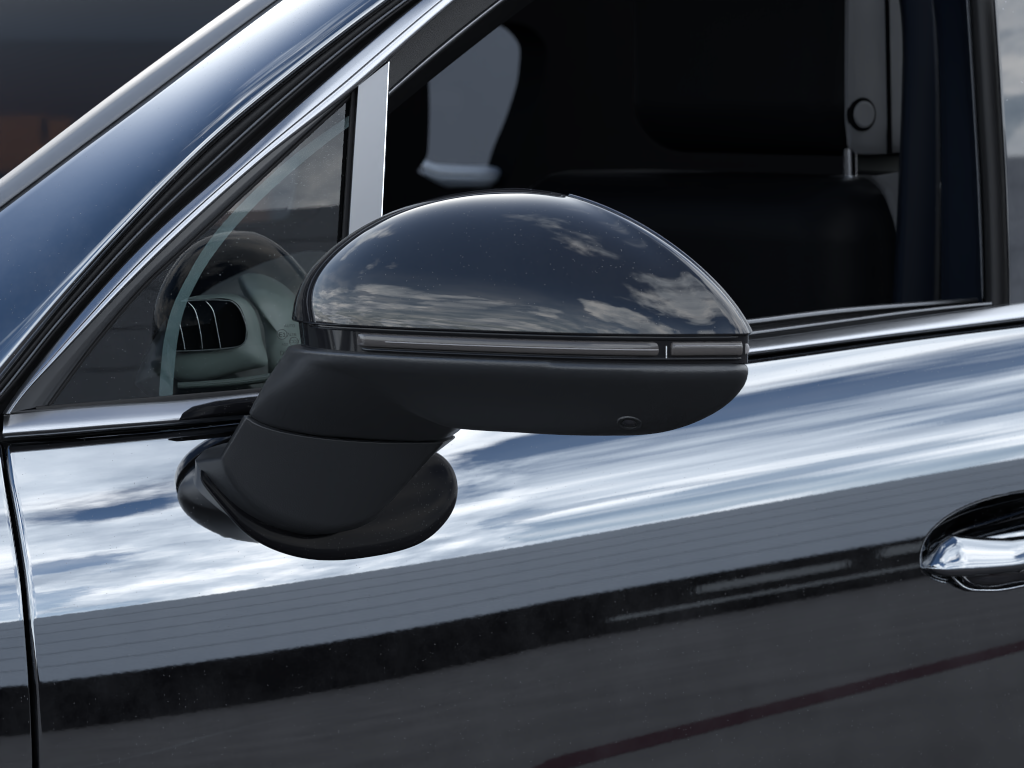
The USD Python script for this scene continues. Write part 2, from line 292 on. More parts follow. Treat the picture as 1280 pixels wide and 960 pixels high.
XD0, XD1 = float(x_gap(0.9)), 0.815
panel2('door_panel', door, np.r_[XD0+edge, np.arange(XD0+0.012, HX-HXH-0.02, 0.012), np.arange(HX-HXH-0.02, XD1-0.01, 0.0013), XD1-edge], z_belt, PAINT,
       xleft=lambda z: x_gap(z)+0.0006, S=S_door, fine=True, roll_l=True, roll_r=True)
panel2('front_wing', car, np.r_[np.arange(-1.25, XD0-0.02, 0.012), XD0-edge], lambda x: z_belt(x)+0.000, PAINT, xright=lambda z: x_gap(z)-0.0012, roll_r=True)
rear_door = xf('rear_door', car)
panel2('door_panel', rear_door, np.r_[XD1+0.007+edge, np.arange(XD1+0.02, 1.9, 0.012)], z_belt, PAINT, roll_l=True)
put('sill', car, box((-1.2, -0.02, 0.22), (1.9, 0.25, 0.37)), RUBBER, smooth=False)
# dark jamb behind the gaps
grid('door_jamb', car, np.stack(np.broadcast_arrays(np.linspace(-1.25, 1.9, 60)[:, None], 0.0, np.linspace(0.36, 1.0, 40)[None]), -1)
     + np.array([0, 1, 0])*(S_body(np.linspace(-1.25, 1.9, 60)[:, None], np.linspace(0.36, 1.0, 40)[None])[..., None] + 0.045), RUBBER)

# belt line trim: bright strip from the wing corner to the rear, with seals above
BT = [(5, 516), (30, 513), (60, 510), (130, 505), (217, 500), (310, 491), (640, 455), (942, 424), (1100, 402), (1280, 377), (1600, 333)]
BB = [(3, 549), (30, 547), (60, 545), (130, 539), (217, 532), (300, 524), (640, 479), (942, 444), (1100, 424), (1280, 402), (1600, 357)]
belt_prof = [(0, 0.016), (0.02, 0.011), (0.06, 0.0088), (0.12, 0.0076), (0.25, 0.0056), (0.40, 0.0032), (0.55, 0.0010), (0.68, -0.0006), (0.78, -0.0012), (0.86, -0.0006), (0.93, 0.002), (0.97, 0.005), (1.0, 0.010)]
ribbon('belt_trim', door, BT, BB, S_glass, belt_prof, TRIM, n=200, lift=-0.016)
ribbon('belt_seal', door, [(0, 540), (217, 525), (300, 517), (640, 472), (942, 438), (1280, 396), (1600, 351)], [(0, 562), (217, 545), (300, 537), (640, 492), (942, 456), (1280, 413), (1600, 368)], S_glass, [(0, 0), (1, 0)], RUBBER, n=100, lift=0.004)
# upper side structure: pillar, seals, frame
PA0 = [(-420, 568), (-200, 410), (0, 259), (165, 135), (345, 0), (560, -150), (800, -285), (1100, -385)]     # pillar paint, upper edge
PA1 = [(-300, 860), (-130, 640), (-40, 530), (0, 479), (75, 386), (97, 360), (150, 300), (262, 184), (360, 101), (480, 8), (640, -105), (860, -235), (1150, -330)]
def pillar_profile():
    t = np.linspace(0, 1, 26)
    # t=0 windscreen side, deep inside; t=1 side glass edge
    o = 0.085*(1-t)**1.75
    o[-1] += 0.006; o[-2] += 0.0015; o[0] += 0.002
    return list(zip(t, o))
ribbon('front_pillar', car, PA0, PA1, S_glass, pillar_profile(), PILLAR, n=220, lift=-0.012)
SA0 = [(-480, 566), (-220, 385), (0, 224), (150, 110), (300, 1), (520, -150), (770, -290), (1080, -400)]
strip = [(0, 0.03), (0.06, 0.022), (0.2, 0.014), (0.5, 0.006), (0.8, 0.001), (0.95, 0.0), (0.985, 0.0015), (1, 0.004)]
ribbon('windscreen_surround', car, SA0, [(p[0]+0.5, p[1]+0.5) for p in PA0], S_glass, strip, STRIPM, n=160, lift=0.072)
DR0 = PA1
DR1 = [(-330, 960), (-150, 690), (-50, 565), (0, 512), (60, 436), (127, 360), (184, 300), (262, 232), (360, 139), (480, 36), (640, -75), (860, -205), (1150, -305)]
ribbon('door_gap_seal', car, [(p[0]-2, p[1]-2) for p in DR0], [(p[0]+3, p[1]+3) for p in DR1], S_glass,
       [(0, 0.012), (0.10, 0.004), (0.22, 0.002), (0.36, 0.004), (0.44, 0.010), (0.50, 0.003), (0.56, 0.001), (0.62, 0.003), (0.70, 0.012), (0.80, 0.016), (1.0, 0.018)], RUBBER, n=180, lift=-0.008)
ribbon('seal_lip', car, [(p[0]*0.5+q[0]*0.5-2, p[1]*0.5+q[1]*0.5-2) for p, q in zip(DR0, DR1)], [(p[0]*0.5+q[0]*0.5, p[1]*0.5+q[1]*0.5) for p, q in zip(DR0, DR1)], S_glass, [(0, 0.002), (0.3, 0), (0.7, 0), (1, 0.002)], STRIPM, n=160, lift=-0.010)
FT1 = [(13, 517), (30, 494), (75, 446), (112, 407), (157, 360), (217, 301), (322, 206), (446, 109), (484, 76), (572, 0), (700, -98), (880, -205), (1160, -275)]
DRt = [(3, 517), (20, 492), (60, 440), (90, 403), (127, 360), (184, 300), (290, 205), (400, 106), (440, 71), (528, -2), (650, -92), (865, -203), (1150, -300)]
ribbon('window_frame_trim', door, DRt, FT1, S_glass, [(0, 0.010), (0.03, 0.005), (0.1, 0.004), (0.3, 0.002), (0.5, 0.0), (0.56, 0.0003), (0.6, 0.0009), (0.66, 0.0006), (0.8, 0.0), (0.93, 0.0), (0.97, 0.002), (1, 0.009)], TRIM, n=220, lift=-0.017)
# quarter glass with black border
FR1 = [(60, 506), (80, 478), (120, 425), (180, 356), (240, 300), (322, 224), (400, 152), (440, 116)]
FR0 = [(13, 517), (30, 494), (75, 446), (112, 407), (157, 360), (217, 301), (322, 206), (446, 107)]
ribbon('glass_border', door, [(p[0]-1, p[1]-1) for p in FR0], FR1, S_glass, [(0, 0), (0.5, 0), (0.80, 0.0), (0.84, 0.002), (1, 0.002)], FRIT, n=100, lift=-0.002)
ribbon('glass_gasket', door, [(p[0]-1, p[1]-1) for p in FR1], [(p[0]+3.5, p[1]+3) for p in FR1], S_glass, [(0, 0.003), (0.3, 0), (0.7, 0), (1, 0.003)], RUBBER, n=100, lift=-0.0025)
quarter = [(60, 507), (80, 479), (120, 426), (180, 357), (240, 301), (322, 225), (400, 153), (441, 115), (437, 170), (432, 240), (427, 315), (420, 420), (415, 480), (330, 487), (180, 498)]
patch('quarter_glass', door, quarter, S_glass, QGLASS, prof=[(t, 0) for t in np.linspace(0, 1, 14)], n=200, smooth=False, nrm=False)
ribbon('glass_lower_border', door, [(45, 508), (180, 497), (312, 486), (440, 474)], [(45, 514), (180, 504), (312, 494), (440, 482)], S_glass, [(0, 0.001), (0.3, 0), (1, 0)], RUBBER, n=60, lift=-0.003)
# divider bar between quarter glass and door window
ribbon('divider_seal', door, [(438.5, 117), (432, 220), (426, 315), (415, 480)], [(447, 108), (440, 220), (434, 315), (423, 480)], S_glass, roll(0.2, 0.003), RUBBER, n=60, lift=-0.004)
ribbon('window_divider', door, [(446, 109), (440, 200), (433, 312), (422, 480)], [(486.5, 77), (482, 180), (477.5, 282), (467, 480)], S_glass, roll(0.06, 0.006), SATIN, n=60, lift=-0.008)
ribbon('divider_edge', door, [(485, 78), (480.5, 180), (475.8, 282), (465, 480)], [(488, 76), (483, 180), (478.3, 282), (468, 480)], S_glass, [(0, 0.0), (0.5, -0.001), (0.8, 0.001), (1, 0.03)], CHROME, n=60, lift=-0.007)
# window channel: flocked run and its bright lip
WC0 = [(484, 77), (572, 0), (700, -98), (880, -205), (1160, -275)]
WC1 = [(486, 112), (560, 48), (624, -2), (760, -100), (930, -185), (1160, -248)]
WC2 = [(486, 123), (560, 60), (637, -2), (770, -96), (935, -180), (1160, -242)]
WC3 = [(484, 145), (570, 75), (660, 6), (790, -80), (945, -165), (1160, -225)]
ribbon('window_channel', door, WC0, WC1, S_glass, [(0, -0.006), (0.1, -0.002), (0.5, 0.004), (1, 0.012)], FELT, n=100)
ribbon('channel_lip', door, WC1, WC2, S_glass, [(0, 0.004), (0.2, 0.0), (0.5, -0.001), (0.8, 0.001), (1, 0.006)], SATIN, n=100, lift=0.012)
ribbon('channel_inner', door, WC2, WC3, S_glass, [(0, 0.012), (0.5, 0.03), (1, 0.06)], CABIN, n=100)
# window sill seals
ribbon('sill_inner_seal', door, [(467, 452), (640, 431), (800, 414), (942, 398), (1060, 384), (1150, 377), (1227, 372)], [(467, 461), (640, 440), (800, 423), (942, 406), (1060, 392), (1150, 384), (1229, 378)], S_glass, roll(0.3, 0.004), SATIN, n=100, lift=0.035)
ribbon('sill_slot', door, [(467, 458), (640, 437), (942, 404), (1150, 382), (1240, 374)], [(467, 485), (640, 460), (942, 426), (1150, 397), (1240, 384)], S_glass, [(0, 0.04), (0.25, 0.04), (0.5, 0.03), (0.75, 0.01), (1, 0.0)], RUBBER, n=100)
ribbon('sill_outer_seal', door, [(467, 469), (640, 447), (800, 431), (942, 413.5), (1060, 398), (1150, 386), (1240, 377)], [(467, 477), (640, 455), (800, 438), (942, 419), (1060, 403), (1150, 391), (1240, 382)], S_glass, roll(0.3, 0.004), SATIN, n=100, lift=0.002)
# mirror triangle trim, a gloss black wedge in the belt line
patch('mirror_corner_trim', door, [(217, 527), (224, 517), (240, 508), (270, 501), (310, 496), (420, 485), (420, 508), (310, 519), (262, 523), (230, 526)], S_glass, GLOSS,
      prof=[(0, -0.006), (0.5, -0.006), (0.8, -0.004), (0.93, -0.001), (1, 0.008)], n=120, smooth=False, lift=-0.018)
# centre pillar and its cover
ribbon('pillar_cover', door, [(1240, -20), (1250, 130), (1257, 260), (1260, 383), (1260, 392)], [(1325, -20), (1335, 130), (1342, 260), (1345, 372), (1345, 380)], S_glass, roll(0.06, 0.004), PIANO, n=60, lift=-0.005)
ribbon('frame_seal', door, [(1210, -20), (1219, 130), (1227, 260), (1230, 384)], [(1242, -20), (1252, 130), (1258, 260), (1261, 384)], S_glass, [(0, 0.03), (0.15, 0.006), (0.5, 0.003), (0.85, 0.003), (1, 0.01)], RUBBER, n=60)
ribbon('frame_lip', door, [(1206, -20), (1216, 130), (1223, 260), (1227, 372)], [(1211, -20), (1220, 130), (1227, 260), (1230, 374)], S_glass, [(0, 0.004), (0.4, 0), (1, 0.004)], STRIPM, n=60, lift=0.018)
ribbon('pillar_trim', car, [(1160, -40), (1172, 60), (1176, 200), (1176, 390)], [(1206, -40), (1215, 100), (1224, 260), (1228, 390)], S_glass, [(0, 0.10), (0.05, 0.088), (0.2, 0.085), (0.8, 0.05), (1, 0.02)], BPIL, n=60)
ribbon('pillar_seal', car, [(1118, -40), (1128, 60), (1124, 200), (1114, 390)], [(1166, -40), (1172, 60), (1175, 200), (1173, 390)], S_glass, [(0, 0.2), (0.06, 0.165), (0.25, 0.16), (0.85, 0.145), (0.93, 0.15), (1, 0.17)], BPIL, n=60)

# door handle
handle = xf('door_handle', car)
HL = 0.125
def handle_loft():
    rings = []
    s = np.r_[np.linspace(0, 0.16, 14)**1.0, np.linspace(0.2, 1, 22)]
    for t in s:
        px = (1152 + (1405-1152)*t); 
        top = np.interp(px, [1152, 1158, 1168, 1182, 1210, 1240, 1280, 1340, 1405], [705, 692, 678, 667, 670, 671, 666, 655, 648])
        bot = np.interp(px, [1152, 1158, 1165, 1190, 1230, 1280, 1340, 1405], [712, 717, 719, 718, 713, 703, 690, 672])
        ang = np.linspace(0, 2*np.pi, 40, endpoint=False)
        outw = np.interp(t, [0, 0.03, 0.1, 0.35, 0.6, 0.9, 1], [0.0, 0.006, 0.010, 0.019, 0.020, 0.012, 0.002])
        base = hit(np.array([[px, (top+bot)/2]]), S_body, 0.004)[0]
        h = (bot-top)*0.00057/2
        c, s_ = np.cos(ang), np.sin(ang)
        yy = -(outw)+ 0.011*np.sign(c)*np.abs(c)**0.7
        zz = h*np.sign(s_)*np.abs(s_)**0.8
        rings.append(np.stack([np.full(40, base[0]), S_body(base[0:1], base[2:3])[0] + 0.006 + yy - 0.25*zz*0 + 0.45*zz, base[2]+zz], -1))
    return ring_solid(rings)
put('handle_grip', handle, handle_loft(), PAINT, smooth=50)
lip = [(1189, 713), (1194, 722), (1202, 731), (1215, 736), (1240, 737), (1285, 730), (1340, 716), (1340, 690), (1285, 703), (1225, 709)]
patch('keyhole_cover', handle, lip, S_body, PIANO, prof=[(0, -0.016), (0.5, -0.015), (0.8, -0.010), (0.95, -0.002), (1, 0.01)], n=120, lift=0.002)
lc = curve([(1186, 711), (1190, 719), (1197, 727), (1206, 734), (1218, 737.5), (1240, 738), (1285, 731), (1340, 717)], 60)
nl = np.stack([-np.gradient(lc[:, 1]), np.gradient(lc[:, 0])], -1); nl /= np.linalg.norm(nl, axis=1, keepdims=True)
ribbon('chrome_lip', handle, lc-nl*2.4, lc+nl*2.4, S_body, [(0, 0.003), (0.25, 0.0005), (0.5, 0), (0.75, 0.0005), (1, 0.003)], CHROME, n=60, lift=-0.006, smooth=False)

# ------------------------------------------------------------------ the mirror
plan = np.array([(.012, -.10), (.014, -.16), (.014, -.22), (.0125, -.262), (.0115, -.300), (.0095, -.322), (.0060, -.3315), (-.0010, -.3335), (-.012, -.3300), (-.030, -.3190), (-.060, -.292), (-.090, -.240), (-.115, -.180), (-.131, -.120), (-.130, -.075), (-.112, -.045), (-.075, -.034), (-.03, -.040), (.002, -.062)])
PC = np.array([-0.060, -0.165])
G0 = closed(plan - PC, 640)
def fair(c, w_, keep_):
    k_ = np.exp(-0.5*(np.arange(-60, 61)/w_)**2); k_ /= k_.sum()
    sm = np.stack([np.convolve(np.r_[c[-60:, i], c[:, i], c[:60, i]], k_, 'valid') for i in range(2)], -1)
    return c*keep_[:, None] + sm*(1-keep_[:, None])
_tip = np.linalg.norm(G0 - (np.array([.004, -.333])-PC), axis=1)
G0 = fair(G0, 22, 0.75*np.clip(1-(_tip-0.008)/0.03, 0, 1)**2)[::2]
def level(ypx, xl, xr, prev):
    """A horizontal section whose outline, seen from the photograph's viewpoint, spans xl..xr at the height ypx."""
    s, h = prev
    Rxy = RGT[:2]
    for _ in range(14):
        p2 = PC + s*G0 + h*Rxy
        c2 = PC + h*Rxy
        dep = ((c2-CAM[:2])@FWD[:2]); 
        # z from the pixel row at the section's centre
        k = (480-ypx)/FPX; hd = dep
        # (hd*?)  solve  ((p-C).U)/((p-C).F) = k  for z
        uxy, fxy = (c2-CAM[:2])@UPV[:2], (c2-CAM[:2])@FWD[:2]
        dz = (k*fxy - uxy)/(UPV[2]-k*FWD[2])
        d = np.c_[p2, np.full(len(p2), CAM[2]+dz)] - CAM
        q = 640 + FPX*(d@RGT)/(d@FWD)
        s *= (xr-xl)/max(q.max()-q.min(), 1e-6)
        h += ((xl+xr)/2-(q.max()+q.min())/2)*dep/FPX
    return np.c_[PC + s*G0 + h*Rxy, np.full(len(G0), CAM[2]+dz)], (s, h)
Lc = np.array([(235, 645), (236, 622), (238, 603), (242, 576), (250, 537), (262, 500), (280, 463), (300, 431), (320, 408), (340, 389), (360, 376), (380, 368), (395, 366.2), (404, 365), (412, 363.4)], float)
Rc = np.array([(235, 645), (236, 668), (238, 684), (242, 706), (250, 736), (262, 768), (280, 805), (300, 838), (320, 865), (340, 888), (360, 908), (380, 925), (395, 933.5), (404, 938.5), (412, 942.5)], float)
def sil_fit(T, y0=412., y1=235., pole=645.):
    b = np.arcsin(np.clip((y0-T[:, 0])/(y0-y1), 0, 1)); m = np.cos(b) > 0.12
    c = np.polyfit(b[m], (T[m, 1]-pole)/np.cos(b[m]), 5, w=np.cos(b[m])**0.5)
    return lambda y: pole + np.polyval(c, np.arcsin(np.clip((y0-y)/(y0-y1), 0, 1)))*np.cos(np.arcsin(np.clip((y0-y)/(y0-y1), 0, 1)))
silL, silR = sil_fit(Lc), sil_fit(Rc)
beta = np.linspace(math.asin(8/177), np.pi/2, 90); st = (1.0, 0.0); levels = []
for b in beta[:-1]:
    y = 412-(412-235)*math.sin(b)
    lv, st = level(y, float(silL(y)), float(silR(y)), st); levels.append(lv)
levels = np.array(levels)
lv_bot, st0 = level(414.5, 365, 941, (1.0, 0.0))
def inset(ring, k): c = ring.mean(0); q = ring.copy(); q[:, :2] = c[:2] + (ring[:, :2]-c[:2])*k; return q
pole_pt = levels[-1].mean(0)
cap_top = np.concatenate([levels, [levels[-1]*0.3+pole_pt*0.7], [np.repeat(pole_pt[None], len(G0), 0)+(levels[-1]-pole_pt)*0.01]])
grid('mirror_cap', mirror, cap_top, CAPM, wrap=True, toward=np.array([-0.6, -1.0, 2.2]))
edge_rows = np.array([levels[0]+[0, 0, 0.0002], inset(levels[0], 0.9985)+[0, 0, -0.0008], inset(levels[0], 0.993)+[0, 0, -0.0012], inset(levels[0], 0.955)+[0, 0, -0.0006]])
grid('cap_lower_edge', mirror, edge_rows, CAPM, wrap=True)
core = ring_solid(np.array([inset(r_, 0.975) for r_ in levels[:-4]]))
put('cap_core', mirror, core, RUBBER, smooth=40)
# the thin rim that runs over the rear edge of the cap
it = int(np.argmax(G0 @ RGT[:2])); n0 = len(G0)
tip_i = [(it+k) % n0 for k in range(-6, 7)]
path = np.array([lv[it] for lv in levels[:72]])
tub = []
for k_ in range(len(path)):
    t_ = path[min(k_+1, len(path)-1)]-path[max(k_-1, 0)]; t_ /= np.linalg.norm(t_)
    a_ = np.cross(t_, FWD); a_ /= np.linalg.norm(a_); b_ = np.cross(t_, a_)
    an = np.linspace(0, 2*np.pi, 12, endpoint=False)
    tub.append(path[k_] + FWD*0.0012 + 0.0013*(np.cos(an)[:, None]*a_+np.sin(an)[:, None]*b_))
put('cap_rim', mirror, ring_solid(np.array(tub)), PIANO, smooth=60)
# turn signal band
def band(y0, y1, k, n=4, lx=(368, 372), rx=(941, 940)):
    out = []
    for t in np.linspace(0, 1, n):
        y = y0+(y1-y0)*t
        lv, _ = level(y, lx[0]+(lx[1]-lx[0])*t, rx[0]+(rx[1]-rx[0])*t, (1.0, 0.0)); out.append(inset(lv, k))
    return out
put('signal_housing', mirror, ring_solid(band(404, 440, 0.983)), SIGD, smooth=40)
# the light guide runs along the front of the band, from near the arm to the outer tip
def front_path(ring):
    """the part of a ring that faces the viewer, ordered from left to right, as points and outward normals"""
    q = 640 + FPX*((ring-CAM)@RGT)/((ring-CAM)@FWD); i0, i1 = int(np.argmin(q)), int(np.argmax(q)); n = len(ring)
    fw = [(i0+k) % n for k in range((i1-i0) % n+1)]; bw = [(i0-k) % n for k in range((i0-i1) % n+1)]
    pth = fw if ((ring[fw]-CAM)@FWD).mean() < ((ring[bw]-CAM)@FWD).mean() else bw
    P = ring[pth]; T = np.gradient(P, axis=0); N = np.stack([T[:, 1], -T[:, 0], 0*T[:, 0]], -1); N /= np.linalg.norm(N, axis=1, keepdims=True)
    if ((CAM-P)*N).sum() < 0: N = -N
    qq = q[pth]; return P, N, qq
def guide(name, y0, y1, x0, x1, bulge, mat, base=0.0005, n=140, k=9):
    ring = band((y0+y1)/2-12, (y0+y1)/2-12, 0.983, 1)[0]; P, N, q = front_path(ring)
    qs = np.linspace(x0, x1, n); o = np.argsort(q)
    Pm = np.stack([np.interp(qs, q[o], P[o, i]) for i in range(3)], -1); Nm = np.stack([np.interp(qs, q[o], N[o, i]) for i in range(3)], -1)
    a = np.linspace(-np.pi/2, np.pi/2, k); h = (y1-y0)/2*0.000485
    tp = np.clip(np.minimum(np.arange(n), np.arange(n)[::-1])/6.0, 0, 1)**0.5
    G_ = Pm[:, None] + Nm[:, None]*(base-0.004 + (bulge+0.004)*(np.cos(a)**0.35)[None, :]*tp[:, None])[..., None] + np.array([0, 0, 1.0])*(h*np.sin(a))[None, :, None]
    return grid(name, mirror, G_, mat)
guide('signal_light_guide', 425, 443.5, 440, 829, 0.0012, SIGT)
guide('signal_light_guide', 425, 443.5, 837, 930, 0.0012, SIGT)
guide('signal_upper_bar', 417.0, 425, 372, 938, 0.0004, SIGD)
guide('signal_lower_bar', 444, 448.5, 445, 934, 0.0010, SIGD)
guide('signal_divider', 430, 447, 832.0, 834.0, 0.0018, SIGC, n=16)
guide('signal_highlight_rib', 434.0, 436.5, 470, 828, 0.0016, SIGR)
guide('signal_highlight_rib', 429.5, 431.5, 840, 928, 0.0016, SIGR)
guide('signal_end_cap', 428, 442, 932, 934.5, 0.0013, SIGR, n=16)
# lower housing and arm
Lb = [(450, 357), (456, 366), (466, 392), (480, 430), (495, 466), (508, 494), (520, 516), (530, 536), (537, 556), (541, 580)]
Rb = [(450, 938), (456, 937), (466, 933.5), (480, 924), (495, 909), (508, 890), (520, 866), (530, 838), (536, 808), (539, 770)]
fl, fr = PchipInterpolator(*zip(*Lb)), PchipInterpolator(*zip(*Rb)); bowl = []
for i, y in enumerate([438.2, 439.0, 440.6, 443.4, 448, 455, 464, 474, 485, 494, 503, 511, 518, 525, 531, 535, 538]):
    lv, _ = level(y, float(fl(max(y, 450))), float(fr(max(y, 450))), (1.0, 0.0)); bowl.append(inset(lv, [0.960, 0.976, 0.990, 1.000, 1.003][i] if i < 5 else 1.0))
bowl = solid(ring_solid(bowl))
def arm_plane(u): return lambda x, z: np.zeros_like(x)
def ring_px(pts, shift=0.0, n=80):
    c = closed(np.array(pts, float), n)
    off = -0.030 - 0.085*(c[:, 0]-303)/253 + shift
    return c, off
def ring3(front_pts, back_rise, depth, y_l, y_r, n=40):
    """A ring through a front curve (photo pixels) and a back curve behind it; y_l..y_r is how far out from the door the ends lie."""
    f = curve(front_pts, n); t = (f[:, 0]-f[0, 0])/(f[-1, 0]-f[0, 0])
    e = np.sqrt(np.maximum(0, 1-(2*t-1)**2))
    yo = y_l+(y_r-y_l)*t
    P = hit(f, plane_y(0.0), yo)
    b = f[::-1][1:-1]; tb = t[::-1][1:-1]; eb = e[::-1][1:-1]
    Q = hit(b, plane_y(0.0), (y_l+(y_r-y_l)*tb))
    Q = Q + eb[:, None]*depth*np.array([0.85, 0.45, 0.0]) + np.array([0, 0, back_rise])*eb[:, None]
    return np.vstack([P, Q])
seam_f = [(303, 519), (312, 526), (330, 534), (360, 541.5), (400, 547.5), (450, 551.5), (500, 553.5), (535, 553.5), (556, 552)]
R0 = ring3(seam_f, 0.004, 0.075, -0.032, -0.105)
top, _ = level(441.5, 355, 938, (1.0, 0.0)); top = inset(top, 0.982)
FP, FN, FQ = front_path(top)
qa = 640 + FPX*((top-CAM)@RGT)/((top-CAM)@FWD)
keep = FQ < 690
fpts = curve(FP[keep], 40, False)
inside = set(map(tuple, FP.round(7))); bk_ = np.array([p for p in top if tuple(p.round(7)) not in inside])
bq = 640 + FPX*((bk_-CAM)@RGT)/((bk_-CAM)@FWD); o_ = np.argsort(-bq); bk_ = bk_[o_][bq[o_] < 690]
bpts = curve(bk_, 40, False)[1:-1]
R4 = np.vstack([fpts, bpts])
arm_rings = []
for t_ in np.linspace(0, 1, 14):
    f_ = t_**1.15
    ring = R0*(1-f_) + R4*f_
    ring[:, 2] = R0[:, 2]*(1-t_) + R4[:, 2]*t_
    arm_rings.append(ring)
arm_rings.append(R4 + [0, 0, 0.001])
arm = solid(ring_solid(arm_rings))
low = tm((bowl + arm).refine_to_length(0.0032))
low.merge_vertices(digits_vertex=6)
low.update_faces(low.nondegenerate_faces()); low.remove_unreferenced_vertices()
import scipy.sparse as sp
_e = low.edges_unique; _n = len(low.vertices)
_A = sp.coo_matrix((np.ones(2*len(_e)), (np.r_[_e[:, 0], _e[:, 1]], np.r_[_e[:, 1], _e[:, 0]])), (_n, _n)).tocsr(); _A.data[:] = 1
_d = np.maximum(np.asarray(_A.sum(1)).ravel(), 1)
_v = np.array(low.vertices)
for _ in range(14): _v = 0.5*_v + 0.5*(_A @ _v)/_d[:, None]
low = trimesh.Trimesh(_v, low.faces, process=False)
put('lower_housing', mirror, low, MATTE, smooth=True)
# foot between seam and door
foot_f = [(275, 571), (279, 585), (290, 605), (312, 631), (340, 650), (370, 661.5), (405, 667.5), (440, 662), (470, 648)]
F2 = ring3(foot_f, 0.05, 0.05, -0.012, -0.045)
F0 = ring3([(p[0]+(1 if p[0] < 420 else -1.5), p[1]+1.5) for p in seam_f], 0.004, 0.073, -0.032, -0.104)
F00 = ring3([(p[0]+(2.5 if p[0] < 420 else -3), p[1]+0.4) for p in seam_f], 0.003, 0.070, -0.032, -0.104)
mid = [F0+(F2-F0)*t for t in np.linspace(0, 1, 9)]
bottom = F2 + np.array([0, 0.03, -0.004])
put('mirror_foot', mirror, ring_solid([F00]+mid+[bottom]), MATTE, smooth=45)
base = [(250,596),(252,582),(261,571),(280,566),(420,556),(500,558),(548,566),(562,578),(571,596),(573,614),(568,636),(555,656),(532,676),(500,689),(460,697),(420,701),(385,699),(345,688),(310,668),(280,637),(258,610)]
patch('foot_base_plate', mirror, base, S_body, GLOSS, center=(415, 622),
      prof=[(0, -0.005), (0.5, -0.005), (0.80, -0.0045), (0.90, -0.004), (0.94, -0.0036), (0.965, -0.003), (0.98, -0.0022), (0.99, -0.0012), (0.997, 0.0005), (1.0, 0.004)], n=200)
# camera under the housing
_d = rays(np.array([[787., 529.]]))[0]; _d /= np.linalg.norm(_d); _l = low.ray.intersects_location([CAM], [_d])[0]
cp = _l[np.argmin(np.linalg.norm(_l-CAM, axis=1))]
_q = trimesh.proximity.closest_point(low, [cp])[2][0]; cdir = np.array(low.face_normals[_q]); cdir = cdir if (CAM-cp)@cdir > 0 else -cdir; cp = cp - cdir*0.0012
Tm = trimesh.geometry.align_vectors([0, 0, 1], cdir)
for nm, r, h_, d0, mt in (('camera_ring', 0.0085, 0.006, 0.0010, MATTE), ('camera_lens', 0.0052, 0.006, -0.0006, LENS)):
    c = trimesh.creation.revolve(np.array([(0, -h_), (r, -h_), (r, 0), (r*0.86, 0.0015), (r*0.5, 0.0024), (0, 0.0027)]) if nm == 'camera_lens' else np.array([(0, -h_), (r, -h_), (r, -0.001), (r-0.0012, 0.0008), (r-0.003, 0.0006), (r-0.0035, -0.002), (0, -0.002)]), sections=32)
    c.apply_translation((0, 0, d0)); c.apply_transform(Tm); c.apply_translation(cp)
    put(nm, mirror, c, mt, smooth=35)
# reflecting glass on the back
gl_y = np.linspace(-0.30, -0.07, 30); 
pts = [(y, 1.045) for y in np.linspace(-0.075, -0.29, 16)] + [(y, 1.085+0.055*math.sin(math.pi*(y+0.30)/0.24)) for y in np.linspace(-0.295, -0.07, 24)]
gm = trimesh.creation.extrude_polygon(Polygon(pts), 0.004, engine='earcut'); v = np.array(gm.vertices); gm.vertices = np.c_[v[:, 2]+0.0135, v[:, 0], v[:, 1]]; gm.fix_normals()
put('mirror_glass', mirror, gm, MGLASS, smooth=False)

# ------------------------------------------------------------------ roof, windscreen, far side and cabin
CY = 0.80
def mirrored(P): Q = P.copy(); Q[..., 1] = 2*CY-P[..., 1]; return Q
top_e = hit(curve(SA0, 80), S_glass, 0.102)
t = np.linspace(0, 1, 24)
W = top_e[:, None]*(1-t)[None, :, None] + mirrored(top_e)[:, None]*t[None, :, None]
bow = np.sin(np.pi*t)[None, :]
W[..., 0] -= 0.13*bow; W[..., 2] += 0.015*bow
grid('windscreen', car, W, WGLASS)
hood = W[0:1].repeat(12, 0).copy(); s = np.linspace(0, 1, 12)[:, None]
hood[..., 0] -= 0.0 + 0.9*s; hood[..., 2] -= 0.005 + 0.14*s
grid('bonnet', car, hood, PAINT, toward=np.array([-1, 0.8, 4.0]))
ue = hit(curve([(800, -285), (1100, -385), (1500, -430), (2200, -520)], 60), S_glass, 0.09)
Rf = ue[:, None]*(1-t)[None, :, None] + mirrored(ue)[:, None]*t[None, :, None]; Rf[..., 2] += 0.05*bow
Rf = np.concatenate([W[-1:], Rf]); 
grid('roof', car, Rf, CABIN, toward=np.array([1, 0.8, 5.0]))
ribbon('roof_rail', car, [(800, -285), (1100, -385), (1500, -430), (2200, -520)], [(865, -203), (1150, -285), (1500, -330), (2200, -420)], S_glass, [(0, 0.09), (0.4, 0.03), (0.8, 0.0), (1, 0.0)], PILLAR, n=60)
